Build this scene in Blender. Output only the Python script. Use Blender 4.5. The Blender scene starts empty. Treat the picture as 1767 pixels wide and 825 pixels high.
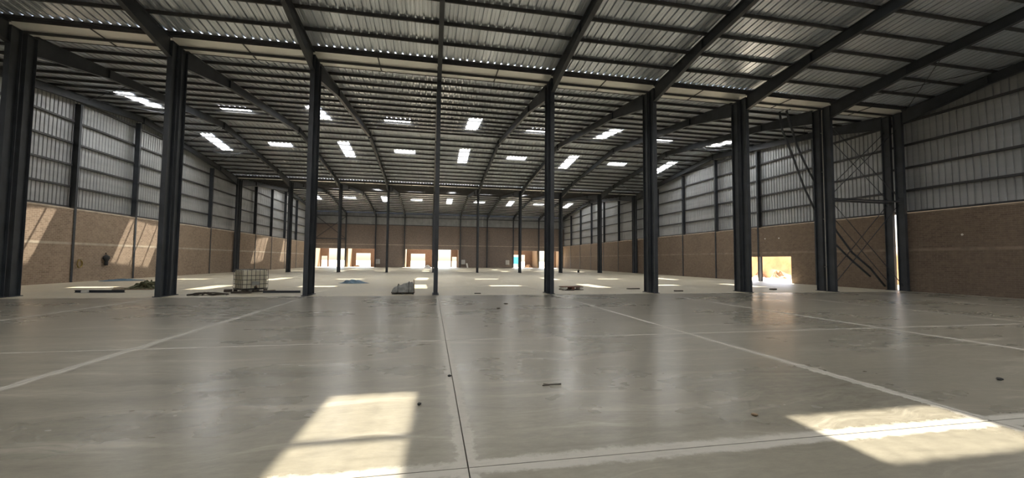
import bpy, math, random
from mathutils import Vector, Matrix
random.seed(7)
sc = bpy.context.scene
C = sc.collection
PI = math.pi

# ------------------------------------------------------------------ camera
FPX, YAW, PITCH, ROLL, CAMH = 703.45, 0.1947, 0.0519, 0.0088, 1.7594
cam = bpy.data.cameras.new('camera'); camo = bpy.data.objects.new('camera', cam); C.objects.link(camo)
cam.sensor_width = 36.0; cam.sensor_fit = 'HORIZONTAL'; cam.lens = FPX / 1767 * 36.0
cam.clip_start = 0.05; cam.clip_end = 2000
fw = Vector((math.sin(YAW)*math.cos(PITCH), math.cos(YAW)*math.cos(PITCH), math.sin(PITCH)))
rt = Vector((math.cos(YAW), -math.sin(YAW), 0)); up = rt.cross(fw)
r2 = rt*math.cos(ROLL) + up*math.sin(ROLL); u2 = up*math.cos(ROLL) - rt*math.sin(ROLL)
M = Matrix.Identity(4)
for k in range(3):
    M[k][0] = r2[k]; M[k][1] = u2[k]; M[k][2] = -fw[k]
M[2][3] = CAMH
camo.matrix_world = M
sc.camera = camo

# ------------------------------------------------------------------ world, sun, exposure
SUN_DIR = Vector((-3.97, -6.3, -12.9)).normalized()      # the way the light travels
w = bpy.data.worlds.new('sky'); sc.world = w; w.use_nodes = True
wn = w.node_tree; wn.nodes.clear()
wo = wn.nodes.new('ShaderNodeOutputWorld'); wb = wn.nodes.new('ShaderNodeBackground')
sky = wn.nodes.new('ShaderNodeTexSky'); sky.sky_type = 'NISHITA'; sky.sun_disc = False
sky.sun_elevation = math.asin(-SUN_DIR.z); sky.sun_rotation = math.atan2(-SUN_DIR.x, -SUN_DIR.y)
sky.air_density = 1.0; sky.dust_density = 3.0; sky.ozone_density = 1.0
wn.links.new(sky.outputs[0], wb.inputs[0]); wb.inputs[1].default_value = 0.17
wn.links.new(wb.outputs[0], wo.inputs[0])
sun = bpy.data.lights.new('sun', 'SUN'); sun.energy = 10.0; sun.angle = math.radians(0.53); sun.color = (1.0, 0.95, 0.86)
suno = bpy.data.objects.new('sun', sun); C.objects.link(suno); suno.location = (30, 50, 80)
suno.rotation_euler = SUN_DIR.to_track_quat('-Z', 'Y').to_euler()
DAYLIGHT = 3.2        # radiance of the daylight spread by a roof light panel
sc.view_settings.view_transform = 'Standard'; sc.view_settings.look = 'None'
sc.view_settings.gamma = 1.0; sc.view_settings.use_curve_mapping = False
sc.view_settings.exposure = 2.3
cy = sc.cycles
cy.use_denoising = True; cy.use_adaptive_sampling = True; cy.adaptive_threshold = 0.02; cy.max_bounces = 7; cy.diffuse_bounces = 5; cy.glossy_bounces = 4
cy.transparent_max_bounces = 8; cy.sample_clamp_indirect = 6.0; cy.caustics_reflective = False; cy.caustics_refractive = False

# ------------------------------------------------------------------ materials
def new_mat(name):
    m = bpy.data.materials.new(name); m.use_nodes = True
    nt = m.node_tree; b = nt.nodes['Principled BSDF']
    return m, nt, b
def N(nt, t, **kw):
    n = nt.nodes.new(t)
    for k, v in kw.items(): setattr(n, k, v)
    return n
def pos(nt, scale=(1, 1, 1)):
    g = N(nt, 'ShaderNodeNewGeometry'); mp = N(nt, 'ShaderNodeMapping'); mp.inputs['Scale'].default_value = scale
    nt.links.new(g.outputs['Position'], mp.inputs['Vector']); return mp.outputs[0]
def noise(nt, vec, scale, detail=4, rough=0.55):
    n = N(nt, 'ShaderNodeTexNoise'); n.inputs['Scale'].default_value = scale; n.inputs['Detail'].default_value = detail
    n.inputs['Roughness'].default_value = rough; nt.links.new(vec, n.inputs['Vector']); return n.outputs['Fac']
def ramp(nt, fac, stops):
    r = N(nt, 'ShaderNodeValToRGB')
    while len(r.color_ramp.elements) < len(stops): r.color_ramp.elements.new(0.5)
    for e, (p, c) in zip(r.color_ramp.elements, stops):
        e.position = p; e.color = (*c, 1) if len(c) == 3 else c
    nt.links.new(fac, r.inputs[0]); return r.outputs[0]
def mix(nt, fac, a, b, mode='MIX'):
    n = N(nt, 'ShaderNodeMix', data_type='RGBA', blend_type=mode)
    for sock, v in ((n.inputs[0], fac), (n.inputs[6], a), (n.inputs[7], b)):
        if hasattr(v, 'links'): nt.links.new(v, sock)
        elif isinstance(v, (int, float)): sock.default_value = v
        else: sock.default_value = (*v, 1)
    return n.outputs[2]
def math_(nt, op, a, b=None, c=None):
    n = N(nt, 'ShaderNodeMath', operation=op)
    for s, v in zip(n.inputs, (a, b, c)):
        if v is None: continue
        if hasattr(v, 'links'): nt.links.new(v, s)
        else: s.default_value = v
    return n.outputs[0]
def bump(nt, b, h, strength=0.3, dist=0.02):
    n = N(nt, 'ShaderNodeBump'); n.inputs['Strength'].default_value = strength; n.inputs['Distance'].default_value = dist
    nt.links.new(h, n.inputs['Height']); nt.links.new(n.outputs[0], b.inputs['Normal'])
def plain(name, col, rough=0.6, metal=0.0, var=0.25, scale=3.0, spec=0.5):
    m, nt, b = new_mat(name)
    f = noise(nt, pos(nt), scale)
    lo = tuple(c*(1-var) for c in col); hi = tuple(min(1, c*(1+var)) for c in col)
    nt.links.new(ramp(nt, f, [(0.3, lo), (0.7, hi)]), b.inputs['Base Color'])
    b.inputs['Roughness'].default_value = rough; b.inputs['Metallic'].default_value = metal
    b.inputs['Specular IOR Level'].default_value = spec
    return m

MAT = {}
MAT['steel'] = plain('dark_painted_steel', (0.036, 0.042, 0.050), 0.48, 0, 0.3, 1.5)
MAT['purlin'] = plain('dark_purlin_steel', (0.045, 0.046, 0.048), 0.55, 0.0, 0.3, 1.2)
MAT['bright_steel'] = plain('bare_steel', (0.45, 0.45, 0.43), 0.4, 0.7)

def sheet_mat(name, col, metal, rough, dirt):
    m, nt, b = new_mat(name)
    f1 = noise(nt, pos(nt, (1.2, 0.12, 1.2)), 1.0, 5); f2 = noise(nt, pos(nt), 0.35, 3)
    c = ramp(nt, f1, [(0.3, tuple(k*(1-dirt) for k in col)), (0.7, col)])
    c = mix(nt, f2, c, (0.30, 0.27, 0.21), 'MIX') if dirt > 0.3 else c
    nt.links.new(c, b.inputs['Base Color'])
    nt.links.new(ramp(nt, f1, [(0.25, (rough+0.12,)*3), (0.75, (rough-0.06,)*3)]), b.inputs['Roughness'])
    b.inputs['Metallic'].default_value = metal
    bump(nt, b, noise(nt, pos(nt), 1.6, 2), 0.25, 0.03)
    return m
MAT['roof'] = sheet_mat('galvanised_roof_sheet', (0.76, 0.81, 0.87), 0.75, 0.33, 0.22)
MAT['clad'] = sheet_mat('galvanised_wall_sheet', (0.44, 0.455, 0.46), 0.35, 0.45, 0.25)
MAT['gutter'] = plain('pale_gutter_sheet', (0.88, 0.88, 0.84), 0.35, 0.35, 0.08, 0.8)

def brick_mat(name, c1, c2, mortar, axis, wash):
    m, nt, b = new_mat(name)
    g = N(nt, 'ShaderNodeNewGeometry'); s = N(nt, 'ShaderNodeSeparateXYZ'); nt.links.new(g.outputs['Position'], s.inputs[0])
    cm = N(nt, 'ShaderNodeCombineXYZ'); nt.links.new(s.outputs[axis], cm.inputs[0]); nt.links.new(s.outputs[2], cm.inputs[1])
    t = N(nt, 'ShaderNodeTexBrick'); nt.links.new(cm.outputs[0], t.inputs['Vector'])
    t.inputs['Color1'].default_value = (*c1, 1); t.inputs['Color2'].default_value = (*c2, 1); t.inputs['Mortar'].default_value = (*mortar, 1)
    t.inputs['Scale'].default_value = 1.0; t.inputs['Brick Width'].default_value = 0.30; t.inputs['Row Height'].default_value = 0.115
    t.inputs['Mortar Size'].default_value = 0.012; t.inputs['Mortar Smooth'].default_value = 0.3
    big = noise(nt, pos(nt), 0.45, 6, 0.65); fine = noise(nt, pos(nt), 4.0, 5, 0.7)
    c = mix(nt, ramp(nt, big, [(0.42, (0, 0, 0)), (0.66, (0.75,)*3)]), t.outputs['Color'], wash)
    c = mix(nt, 0.55, c, ramp(nt, fine, [(0.25, (0.45,)*3), (0.7, (1.0,)*3)]), 'MULTIPLY')
    nt.links.new(c, b.inputs['Base Color']); b.inputs['Roughness'].default_value = 0.9
    b.inputs['Specular IOR Level'].default_value = 0.2
    h = math_(nt, 'ADD', math_(nt, 'MULTIPLY', t.outputs['Fac'], -1.0), math_(nt, 'MULTIPLY', fine, 0.8))
    bump(nt, b, h, 0.6, 0.012)
    return m
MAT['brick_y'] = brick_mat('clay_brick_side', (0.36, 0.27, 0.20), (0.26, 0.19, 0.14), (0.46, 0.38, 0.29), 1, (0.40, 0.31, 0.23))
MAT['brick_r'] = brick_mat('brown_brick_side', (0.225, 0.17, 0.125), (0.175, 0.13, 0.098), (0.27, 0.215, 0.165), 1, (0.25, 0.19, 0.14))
MAT['brick_x'] = brick_mat('clay_brick_end', (0.28, 0.22, 0.185), (0.22, 0.175, 0.15), (0.30, 0.255, 0.215), 0, (0.26, 0.215, 0.185))
MAT['brick_out'] = brick_mat('red_brick_outside', (0.155, 0.095, 0.063), (0.125, 0.075, 0.05), (0.165, 0.125, 0.095), 0, (0.155, 0.105, 0.074))
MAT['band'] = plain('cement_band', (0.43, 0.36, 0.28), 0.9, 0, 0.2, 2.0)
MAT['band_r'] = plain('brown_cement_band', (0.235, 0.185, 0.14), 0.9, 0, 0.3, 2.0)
MAT['plaster'] = plain('plastered_pier', (0.20, 0.135, 0.075), 0.9, 0, 0.12, 1.2)

def floor_mat(name, base, dark, pale, jx, jy, rough, wx, wy, bandcol):
    """trowelled concrete: streaks along x, worn stains, cement slurry bands along the joints"""
    m, nt, b = new_mat(name)
    g = N(nt, 'ShaderNodeNewGeometry'); s = N(nt, 'ShaderNodeSeparateXYZ'); nt.links.new(g.outputs['Position'], s.inputs[0])
    warp = N(nt, 'ShaderNodeVectorMath', operation='MULTIPLY_ADD')
    wn_ = N(nt, 'ShaderNodeTexNoise'); wn_.inputs['Scale'].default_value = 0.5; nt.links.new(g.outputs['Position'], wn_.inputs['Vector'])
    nt.links.new(wn_.outputs['Color'], warp.inputs[0]); warp.inputs[1].default_value = (0.0, 1.2, 0.0); nt.links.new(g.outputs['Position'], warp.inputs[2])
    mp = N(nt, 'ShaderNodeMapping'); mp.inputs['Scale'].default_value = (0.22, 2.6, 1); nt.links.new(warp.outputs[0], mp.inputs['Vector'])
    f_str = noise(nt, mp.outputs[0], 1.0, 8, 0.68)
    f_big = noise(nt, pos(nt, (0.22, 0.32, 1)), 1.0, 5, 0.6)
    f_fin = noise(nt, pos(nt, (1.0, 2.2, 1)), 4.5, 9, 0.75)
    c = ramp(nt, f_str, [(0.33, dark), (0.47, base), (0.55, tuple(k*1.04 for k in base)), (0.63, pale)])
    c = mix(nt, 0.30, c, ramp(nt, f_big, [(0.32, tuple(k*0.55 for k in base)), (0.68, tuple(min(1, k*1.30) for k in base))]))
    c = mix(nt, 0.28, c, ramp(nt, f_fin, [(0.32, tuple(k*0.45 for k in base)), (0.66, tuple(min(1, k*1.55) for k in base))]))
    # small dark scuffs in loose clusters
    sc1 = noise(nt, pos(nt, (0.8, 2.0, 1)), 5.0, 6, 0.75); sc2 = noise(nt, pos(nt, (0.35, 0.35, 1)), 1.0, 2)
    scf = math_(nt, 'MULTIPLY', ramp(nt, sc1, [(0.60, (0, 0, 0)), (0.66, (1, 1, 1))]), ramp(nt, sc2, [(0.52, (0, 0, 0)), (0.66, (0.45,)*3)]))
    c = mix(nt, scf, c, tuple(k*0.5 for k in base))
    # slurry bands
    edge = math_(nt, 'MULTIPLY', math_(nt, 'SUBTRACT', noise(nt, pos(nt), 6.0, 7, 0.75), 0.5), 0.30)
    slow = noise(nt, pos(nt), 0.30, 2)
    def band(out, off, per, wd):
        u = math_(nt, 'DIVIDE', math_(nt, 'SUBTRACT', out, off), per)
        fr = math_(nt, 'ABSOLUTE', math_(nt, 'SUBTRACT', u, math_(nt, 'ROUND', u)))
        d = math_(nt, 'ADD', math_(nt, 'MULTIPLY', fr, per), edge)
        wv = math_(nt, 'MULTIPLY', math_(nt, 'ADD', slow, 0.45), wd)
        mr = N(nt, 'ShaderNodeMapRange'); mr.inputs[3].default_value = 1; mr.inputs[4].default_value = 0
        nt.links.new(d, mr.inputs[0]); nt.links.new(math_(nt, 'MULTIPLY', wv, 0.8), mr.inputs[1]); nt.links.new(math_(nt, 'MULTIPLY', wv, 1.2), mr.inputs[2])
        return mr.outputs[0]
    bm = math_(nt, 'MAXIMUM', band(s.outputs[0], jx[0], jx[1], wx), math_(nt, 'MULTIPLY', band(s.outputs[1], jy[0], jy[1], math_(nt, 'MULTIPLY', math_(nt, 'SUBTRACT', 1.0, math_(nt, 'MULTIPLY', math_(nt, 'GREATER_THAN', s.outputs[1], 6.0), 0.6)), wy)), math_(nt, 'LESS_THAN', s.outputs[1], 12.0)))
    bm = math_(nt, 'MULTIPLY', bm, ramp(nt, f_fin, [(0.25, (0.45,)*3), (0.5, (0.95,)*3)]))
    c = mix(nt, bm, c, bandcol)
    nt.links.new(c, b.inputs['Base Color'])
    r = ramp(nt, f_big, [(0.3, (rough-0.03,)*3), (0.7, (rough+0.06,)*3)])
    r = mix(nt, bm, r, (0.55,)*3)
    nt.links.new(r, b.inputs['Roughness']); b.inputs['Specular IOR Level'].default_value = 0.5
    bump(nt, b, noise(nt, pos(nt, (0.35, 2.2, 1)), 2.2, 4, 0.6), 0.10, 0.02)
    return m
JX = (0.34, 5.89); JY = (3.55, 5.55)
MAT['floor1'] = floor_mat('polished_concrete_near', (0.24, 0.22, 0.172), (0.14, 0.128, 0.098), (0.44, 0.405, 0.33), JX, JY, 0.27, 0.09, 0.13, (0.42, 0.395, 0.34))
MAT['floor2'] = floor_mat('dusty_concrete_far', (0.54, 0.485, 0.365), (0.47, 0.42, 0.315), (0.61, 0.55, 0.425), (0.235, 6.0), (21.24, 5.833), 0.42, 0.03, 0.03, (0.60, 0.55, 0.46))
MAT['sub'] = plain('dark_joint_concrete', (0.09, 0.085, 0.075), 0.95)  # dark concrete below the slabs, seen through the open joints

def panel_mat():
    m = bpy.data.materials.new('translucent_roof_light'); m.use_nodes = True; nt = m.node_tree; nt.nodes.clear()
    o = N(nt, 'ShaderNodeOutputMaterial'); t = N(nt, 'ShaderNodeBsdfTransparent'); d = N(nt, 'ShaderNodeBsdfTranslucent'); x = N(nt, 'ShaderNodeMixShader')
    t.inputs[0].default_value = (1.0, 0.97, 0.90, 1)
    f = noise(nt, pos(nt), 2.0, 3)
    nt.links.new(ramp(nt, f, [(0.3, (0.75, 0.74, 0.70)), (0.7, (0.88, 0.87, 0.84))]), d.inputs[0])
    x.inputs[0].default_value = 0.745
    nt.links.new(t.outputs[0], x.inputs[1]); nt.links.new(d.outputs[0], x.inputs[2]); nt.links.new(x.outputs[0], o.inputs[0])
    return m
MAT['panel'] = panel_mat()
MAT['sand'] = plain('pale_yard_sand', (0.42, 0.34, 0.24), 0.95, 0, 0.15, 0.6)
MAT['earth'] = plain('orange_earth', (0.62, 0.39, 0.21), 0.95, 0, 0.22, 1.0)
MAT['rubble'] = plain('brown_rubble', (0.30, 0.20, 0.12), 0.95, 0, 0.4, 3.0)
MAT['plastic'] = plain('milky_plastic', (0.70, 0.65, 0.51), 0.45, 0, 0.12, 2.5)
MAT['cage'] = plain('dull_cage_tube', (0.10, 0.095, 0.085), 0.5, 0.4)
MAT['blue'] = plain('blue_tarp', (0.06, 0.13, 0.19), 0.5, 0, 0.4, 5.0)
MAT['grey_tarp'] = plain('grey_wrap', (0.24, 0.24, 0.22), 0.5, 0, 0.35, 6.0)
MAT['wood'] = plain('weathered_timber', (0.20, 0.14, 0.09), 0.8, 0, 0.35, 6.0)
MAT['darkwood'] = plain('dark_timber', (0.07, 0.055, 0.042), 0.8, 0, 0.35, 6.0)
MAT['redwood'] = plain('red_brown_timber', (0.20, 0.09, 0.06), 0.8, 0, 0.3, 6.0)
MAT['white'] = plain('dirty_white', (0.70, 0.68, 0.62), 0.6, 0, 0.15, 4.0)
MAT['box'] = plain('pale_grey_enamel', (0.50, 0.49, 0.46), 0.5, 0, 0.12, 3.0)
MAT['black'] = plain('black_rubber', (0.012, 0.012, 0.012), 0.7, 0, 0.3, 5.0)
MAT['olive'] = plain('olive_webbing', (0.12, 0.12, 0.06), 0.75, 0, 0.4, 8.0)
MAT['yellow'] = plain('faded_yellow_hose', (0.30, 0.22, 0.07), 0.6, 0, 0.3, 8.0)
MAT['cyan'] = plain('blue_painted_sheet', (0.06, 0.42, 0.70), 0.5, 0, 0.1, 1.0)

# ------------------------------------------------------------------ mesh helpers
class MB:
    def __init__(self): self.v = []; self.f = []
    def add(self, vs, fs):
        o = len(self.v); self.v += [tuple(p) for p in vs]; self.f += [tuple(i+o for i in q) for q in fs]; return self
    def box(self, x0, x1, y0, y1, z0, z1):
        return self.add([(x0,y0,z0),(x1,y0,z0),(x1,y1,z0),(x0,y1,z0),(x0,y0,z1),(x1,y0,z1),(x1,y1,z1),(x0,y1,z1)],
                        [(0,3,2,1),(4,5,6,7),(0,1,5,4),(1,2,6,5),(2,3,7,6),(3,0,4,7)])
    def prism_x(self, yz, x0, x1):
        n = len(yz)
        return self.add([(x0, y, z) for y, z in yz] + [(x1, y, z) for y, z in yz],
                        [tuple(range(n))[::-1], tuple(range(n, 2*n))] + [(i, (i+1) % n, (i+1) % n + n, i+n) for i in range(n)])
    def prism_y(self, xz, y0, y1):
        n = len(xz)
        return self.add([(x, y0, z) for x, z in xz] + [(x, y1, z) for x, z in xz],
                        [tuple(range(n)), tuple(range(n, 2*n))[::-1]] + [(i, i+n, (i+1) % n + n, (i+1) % n) for i in range(n)])
    def bar(self, a, b, r=0.03, r2=None, n=4):
        a = Vector(a); b = Vector(b); d = (b-a).normalized(); s = d.cross(Vector((0, 0, 1)))
        if s.length < 1e-4: s = Vector((1, 0, 0))
        s.normalize(); t = d.cross(s); r2 = r if r2 is None else r2
        vs = []
        for p, rr in ((a, r), (b, r2)):
            for k in range(n):
                an = 2*PI*(k+0.5)/n; vs.append(p + (s*math.cos(an) + t*math.sin(an))*rr)
        return self.add(vs, [tuple(range(n)), tuple(range(n, 2*n))[::-1]] + [(k, k+n, (k+1) % n + n, (k+1) % n) for k in range(n)])
    def tube(self, pts, r, n=6):
        pts = [Vector(p) for p in pts]; vs = []; m = len(pts)
        for i, p in enumerate(pts):
            d = (pts[min(i+1, m-1)] - pts[max(i-1, 0)]).normalized(); s = d.cross(Vector((0.13, 0.27, 1))).normalized(); t = d.cross(s)
            for k in range(n):
                an = 2*PI*k/n; vs.append(p + (s*math.cos(an) + t*math.sin(an))*r)
        fs = [(i*n+k, i*n+(k+1) % n, (i+1)*n+(k+1) % n, (i+1)*n+k) for i in range(m-1) for k in range(n)]
        return self.add(vs, fs + [tuple(range(n))[::-1], tuple(range((m-1)*n, m*n))])
    def mesh(self, name, mat, smooth=False):
        me = bpy.data.meshes.new(name); me.from_pydata(self.v, [], self.f); me.materials.append(MAT[mat]); me.update()
        if smooth: me.polygons.foreach_set('use_smooth', [True]*len(me.polygons))
        return me
    def build(self, name, mat, parent=None, loc=None, smooth=False):
        return place(name, self.mesh(name, mat, smooth), parent, loc)
def place(name, me, parent=None, loc=None, rot=None):
    o = bpy.data.objects.new(name, me); C.objects.link(o)
    if parent: o.parent = parent
    if loc is not None: o.location = loc
    if rot is not None: o.rotation_euler = rot
    return o
def tag(o, label, cat=None, group=None, kind=None):
    o['label'] = label
    if cat: o['category'] = cat
    if group: o['group'] = group
    if kind: o['kind'] = kind
    return o
def thing(name, label, cat, loc=(0, 0, 0), rz=0, group=None, kind='thing'):
    o = place(name, None, None, loc, (0, 0, rz)); return tag(o, label, cat, group, kind)
def struct(name, label, cat):
    return tag(place(name, None), label, cat, kind='structure')
ORD = ['first', 'second', 'third', 'fourth', 'fifth', 'sixth', 'seventh', 'eighth', 'ninth', 'tenth', 'eleventh', 'twelfth']

# ------------------------------------------------------------------ dimensions of the place
XC = [0.235 + 6*(i-4) for i in range(10)]; XC[0] = -23.72; XC[9] = 29.80
XL, XR = -23.90, 29.99
R1, R2, YB, YF = 21.24, 56.24, 91.2, -13.8
PIT = 35.0/6
HALLS = [dict(n='near', yr=3.74, y0=-13.75, y1=20.51, r0=-13.3, r1=20.63, ps=1.42),
         dict(n='middle', yr=38.74, y0=22.06, y1=55.50, r0=21.85, r1=55.63, ps=1.42),
         dict(n='far', yr=73.74, y0=57.06, y1=91.35, r0=56.85, r1=90.68, ps=1.42)]
ZR, SL = 13.60, 0.102
def zroof(y):
    for h in HALLS:
        if h['y0']-0.8 <= y <= h['y1']+0.8: return ZR - SL*abs(y-h['yr'])
    return 11.85
RIB = 6.0/17

# ------------------------------------------------------------------ floor
fl = struct('floor', 'trowelled concrete floor of the hall, cast in large slabs with pale cement joints', 'floor')
xs = [XL-0.3] + [0.34 + 5.89*k for k in range(-3, 5)] + [XR+0.3]
ys1 = [-13.9, -7.55, -2.0, 3.55, 9.1, 20.45]
xs2 = [XL-0.3] + [0.235 + 6*k for k in range(-3, 5)] + [XR+0.3]
ys2 = [20.45, 27.07, 32.9, 38.74, 44.57, 50.4, 56.24, 62.07, 67.9, 73.74, 79.57, 85.4, 91.45]
g = 0.006
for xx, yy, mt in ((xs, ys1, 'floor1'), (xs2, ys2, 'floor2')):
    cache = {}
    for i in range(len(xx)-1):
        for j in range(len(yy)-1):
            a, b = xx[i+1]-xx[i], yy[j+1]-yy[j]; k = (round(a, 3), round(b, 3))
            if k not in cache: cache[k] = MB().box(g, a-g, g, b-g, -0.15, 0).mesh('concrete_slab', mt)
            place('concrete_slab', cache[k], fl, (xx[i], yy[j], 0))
MB().box(XL-0.4, XR+0.4, -14, 91.5, -0.4, -0.12).build('sub_base', 'sub', fl)

# ------------------------------------------------------------------ roofs: sheets, roof lights, purlins
def sheet_mesh(nr, L, mat, cache={}):
    """trapezoidal sheet, nr ribs wide, along +y, following slope in the object's rotation"""
    k = (nr, round(L, 3), mat)
    if k not in cache:
        prof = []
        for r in range(nr):
            x = r*RIB; prof += [(x, 0), (x+0.12, 0), (x+0.13, 0.008), (x+0.15, 0.008), (x+0.16, 0), (x+0.270, 0), (x+0.283, 0.08), (x+0.338, 0.08)]
        prof.append((nr*RIB, 0))
        n = len(prof); b = MB()
        b.add([(x, 0, z) for x, z in prof] + [(x, L, z) for x, z in prof], [(i, i+1, i+1+n, i+n) for i in range(n-1)])
        cache[k] = b.mesh('roof_sheet' if mat == 'roof' else 'window_panel', mat)
    return cache[k]
SLEN = math.sqrt(1+SL*SL)
winno = 0
LIGHTS = []
for hi, h in enumerate(HALLS):
    yr = h['yr']
    for side in (0, 1):
        ya, yb = (h['y0'], yr) if side == 0 else (yr, h['y1'])
        ang = math.atan(SL) if side == 0 else -math.atan(SL)
        ce = struct('ceiling', f"corrugated metal roof slope of the {h['n']} hall, {'rising from its front gutter' if side == 0 else 'falling from its ridge'}", 'roof')
        if hi == 0: tall, wide = ((-3.3, 0.7), (-1.4, -0.35)) if side == 0 else ((7.68, 11.9), (9.34, 10.37))
        else:
            o = 35.0*(hi-1)
            tall, wide = ((31.7+o, 35.7+o), (33.6+o, 34.65+o)) if side == 0 else ((42.2+o, 46.4+o), (43.5+o, 44.55+o))
        def put(x, y0, y1, nr, mat, parent, name):
            me = sheet_mesh(nr, (y1-y0)*SLEN, mat)
            return place(name, me, parent, (x, y0, zroof(y0)), (ang, 0, 0))
        for b in range(9):
            xb = 0.235 + 6*(b-4)
            if b % 2 == 0: parts, cut, gaps = [4, 3, 3, 3, 4], tall, (7,)
            else: parts, cut, gaps = [3, 2, 3, 3, 3, 3], wide, (5, 8)
            u = 0
            for nr in parts:
                x = xb + u*RIB
                if u in gaps:
                    put(x, ya, cut[0], nr, 'roof', ce, 'roof_sheet'); put(x, cut[1], yb, nr, 'roof', ce, 'roof_sheet')
                else: put(x, ya, yb, nr, 'roof', ce, 'roof_sheet')
                u += nr
            if b == 0: put(xb-2*RIB, ya, yb, 2, 'roof', ce, 'roof_sheet')
            if b == 8: put(xb+17*RIB, ya, yb, 2, 'roof', ce, 'roof_sheet')
            # the roof light of this bay
            winno += 1
            kind = 'long' if b % 2 == 0 else 'wide'
            row = ('front' if side == 0 else 'back')
            idx = b//2
            lab = f"{kind} bright roof light, {ORD[idx]} from the left in the {row} slope of the {h['n']} hall roof"
            nr = 3 if kind == 'long' else 6
            xw = xb + (7 if kind == 'long' else 5)*RIB
            wo_ = put(xw, cut[0], cut[1], nr, 'panel', None, f'window_{winno}')
            tag(wo_, lab, 'roof light', f"roof lights of the {h['n']} hall", 'structure')
            LIGHTS.append((xw+nr*RIB/2, (cut[0]+cut[1])/2, nr*RIB-0.06, (cut[1]-cut[0])-0.06, ang, hi))
        # purlins
        if hi == 0: first = 20.475 if side == 1 else -13.2
        elif hi == 2 and side == 1: first = 91.05
        else: first = ya+0.04 if side == 0 else yb-0.035
        step = h['ps'] if side == 0 else -h['ps']
        y = first
        pm = MB()
        # C-profile, mouth away from the slope; local z 0 = top
        pm.prism_x([(-0.035, 0), (0.035, 0), (0.035, -0.012), (-0.023, -0.012), (-0.023, -0.133), (0.035, -0.133), (0.035, -0.145), (-0.035, -0.145)], XL-0.25, XR+0.25)
        pmesh = pm.mesh('purlin', 'purlin')
        while (y < yr-0.15) if side == 0 else (y > yr+0.15):
            place('purlin', pmesh, ce, (0, y, zroof(y)-0.012 + (0.050 if y == first else 0)))
            y += step
    rc = MB().add([(XL-0.3, yr-0.35, ZR-0.02), (XR+0.3, yr-0.35, ZR-0.02), (XR+0.3, yr, ZR+0.06), (XL-0.3, yr, ZR+0.06), (XR+0.3, yr+0.35, ZR-0.02), (XL-0.3, yr+0.35, ZR-0.02)],
                  [(0, 1, 2, 3), (3, 2, 4, 5)])
    tag(rc.build('trim_%d' % (hi+1), 'roof'), f"folded ridge cap along the top of the {h['n']} hall roof", 'ridge cap', kind='structure')
for n, (x, y, wx, wy, ang, hi) in enumerate(LIGHTS):
    l = bpy.data.lights.new('roof_light_daylight', 'AREA'); l.shape = 'RECTANGLE'; l.size = wx; l.size_y = wy
    l.energy = DAYLIGHT*PI*wx*wy; l.color = (0.97, 0.985, 1.0)
    lo = bpy.data.objects.new('roof_light_daylight', l); C.objects.link(lo)
    lo.location = (x, y, zroof(y)-0.006); lo.rotation_euler = (ang, 0, 0)

# valley gutters between the halls
for gi, (ya, yb, za) in enumerate(((20.53, 22.045, 11.69), (55.52, 57.045, 11.69))):
    gt = thing('valley_gutter', 'pale sheet-metal box gutter over the %s row of twin columns' % ('nearer' if gi == 0 else 'farther'), 'gutter', group='valley gutters')
    ym = ya + (yb-ya)*0.56
    for a, b, nm in ((ya, ym, 'gutter_panel'), (ym+0.03, yb, 'gutter_panel')):
        me = MB().box(0.001, 2.999, a, b, za, za+0.02).mesh(nm, 'gutter')
        for k in range(18): place(nm, me, gt, (XC[4]-24 + 3*k, 0, 0))
    MB().box(XL-0.45, XR+0.45, ym-0.015, ym+0.055, za-0.11, za-0.001).build('centre_angle', 'purlin', gt)
    MB().box(XL-0.45, XR+0.45, ya-0.012, ya-0.002, za-0.02, za+0.175).build('side_plate', 'purlin', gt)
    MB().box(XL-0.45, XR+0.45, yb+0.002, yb+0.012, za-0.03, za+0.18).build('side_plate', 'purlin', gt)
    for xe in (XL-0.47, XR+0.45): MB().box(xe, xe+0.02, ya-0.1, yb+0.1, 11.3, 12.1).build('end_plate', 'gutter', gt)
    for xe, we in ((XC[4]-24-0.72, 0.72), (XC[4]+30, 0.24)): MB().box(xe, xe+we, ya, yb, za, za+0.02).build('gutter_panel', 'gutter', gt)
    st = MB().box(-0.03, 0.03, ya, yb, za-0.03, za-0.002).mesh('joint_strap', 'purlin')
    for k in range(9): place('joint_strap', st, gt, (XC[4]-24 + 6*k + 3.0, 0, 0))

# ------------------------------------------------------------------ steel columns
FW, FT, WT = 0.20, 0.016, 0.012
colcache = {}
def column(x, yc, depth, H, label, group, plate=True):
    k = (depth, H)
    if k not in colcache:
        d2 = depth/2
        colcache[k] = [('flange', MB().box(-FW/2, FW/2, -d2, -d2+FT, 0.03, H).mesh('flange', 'steel')),
                       ('flange', MB().box(-FW/2, FW/2, d2-FT, d2, 0.03, H).mesh('flange', 'steel')),
                       ('web', MB().box(-WT/2, WT/2, -d2+FT, d2-FT, 0.03, H).mesh('web', 'steel')),
                       ('base_plate', MB().box(-0.16, 0.16, -d2-0.05, d2+0.05, 0.0, 0.03).mesh('base_plate', 'steel')),
                       ('cap_plate', MB().box(-FW/2-0.01, FW/2+0.01, -d2-0.01, d2+0.01, H, H+0.015).mesh('cap_plate', 'steel'))]
    t = thing('steel_column', label, 'column', (x, yc, 0), 0, group)
    for n, me in colcache[k]: place(n, me, t)
    return t
pos_word = lambda i: 'in the left end wall' if i == 0 else 'in the right end wall' if i == 9 else f'{ORD[i]} in line from the left wall'
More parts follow.
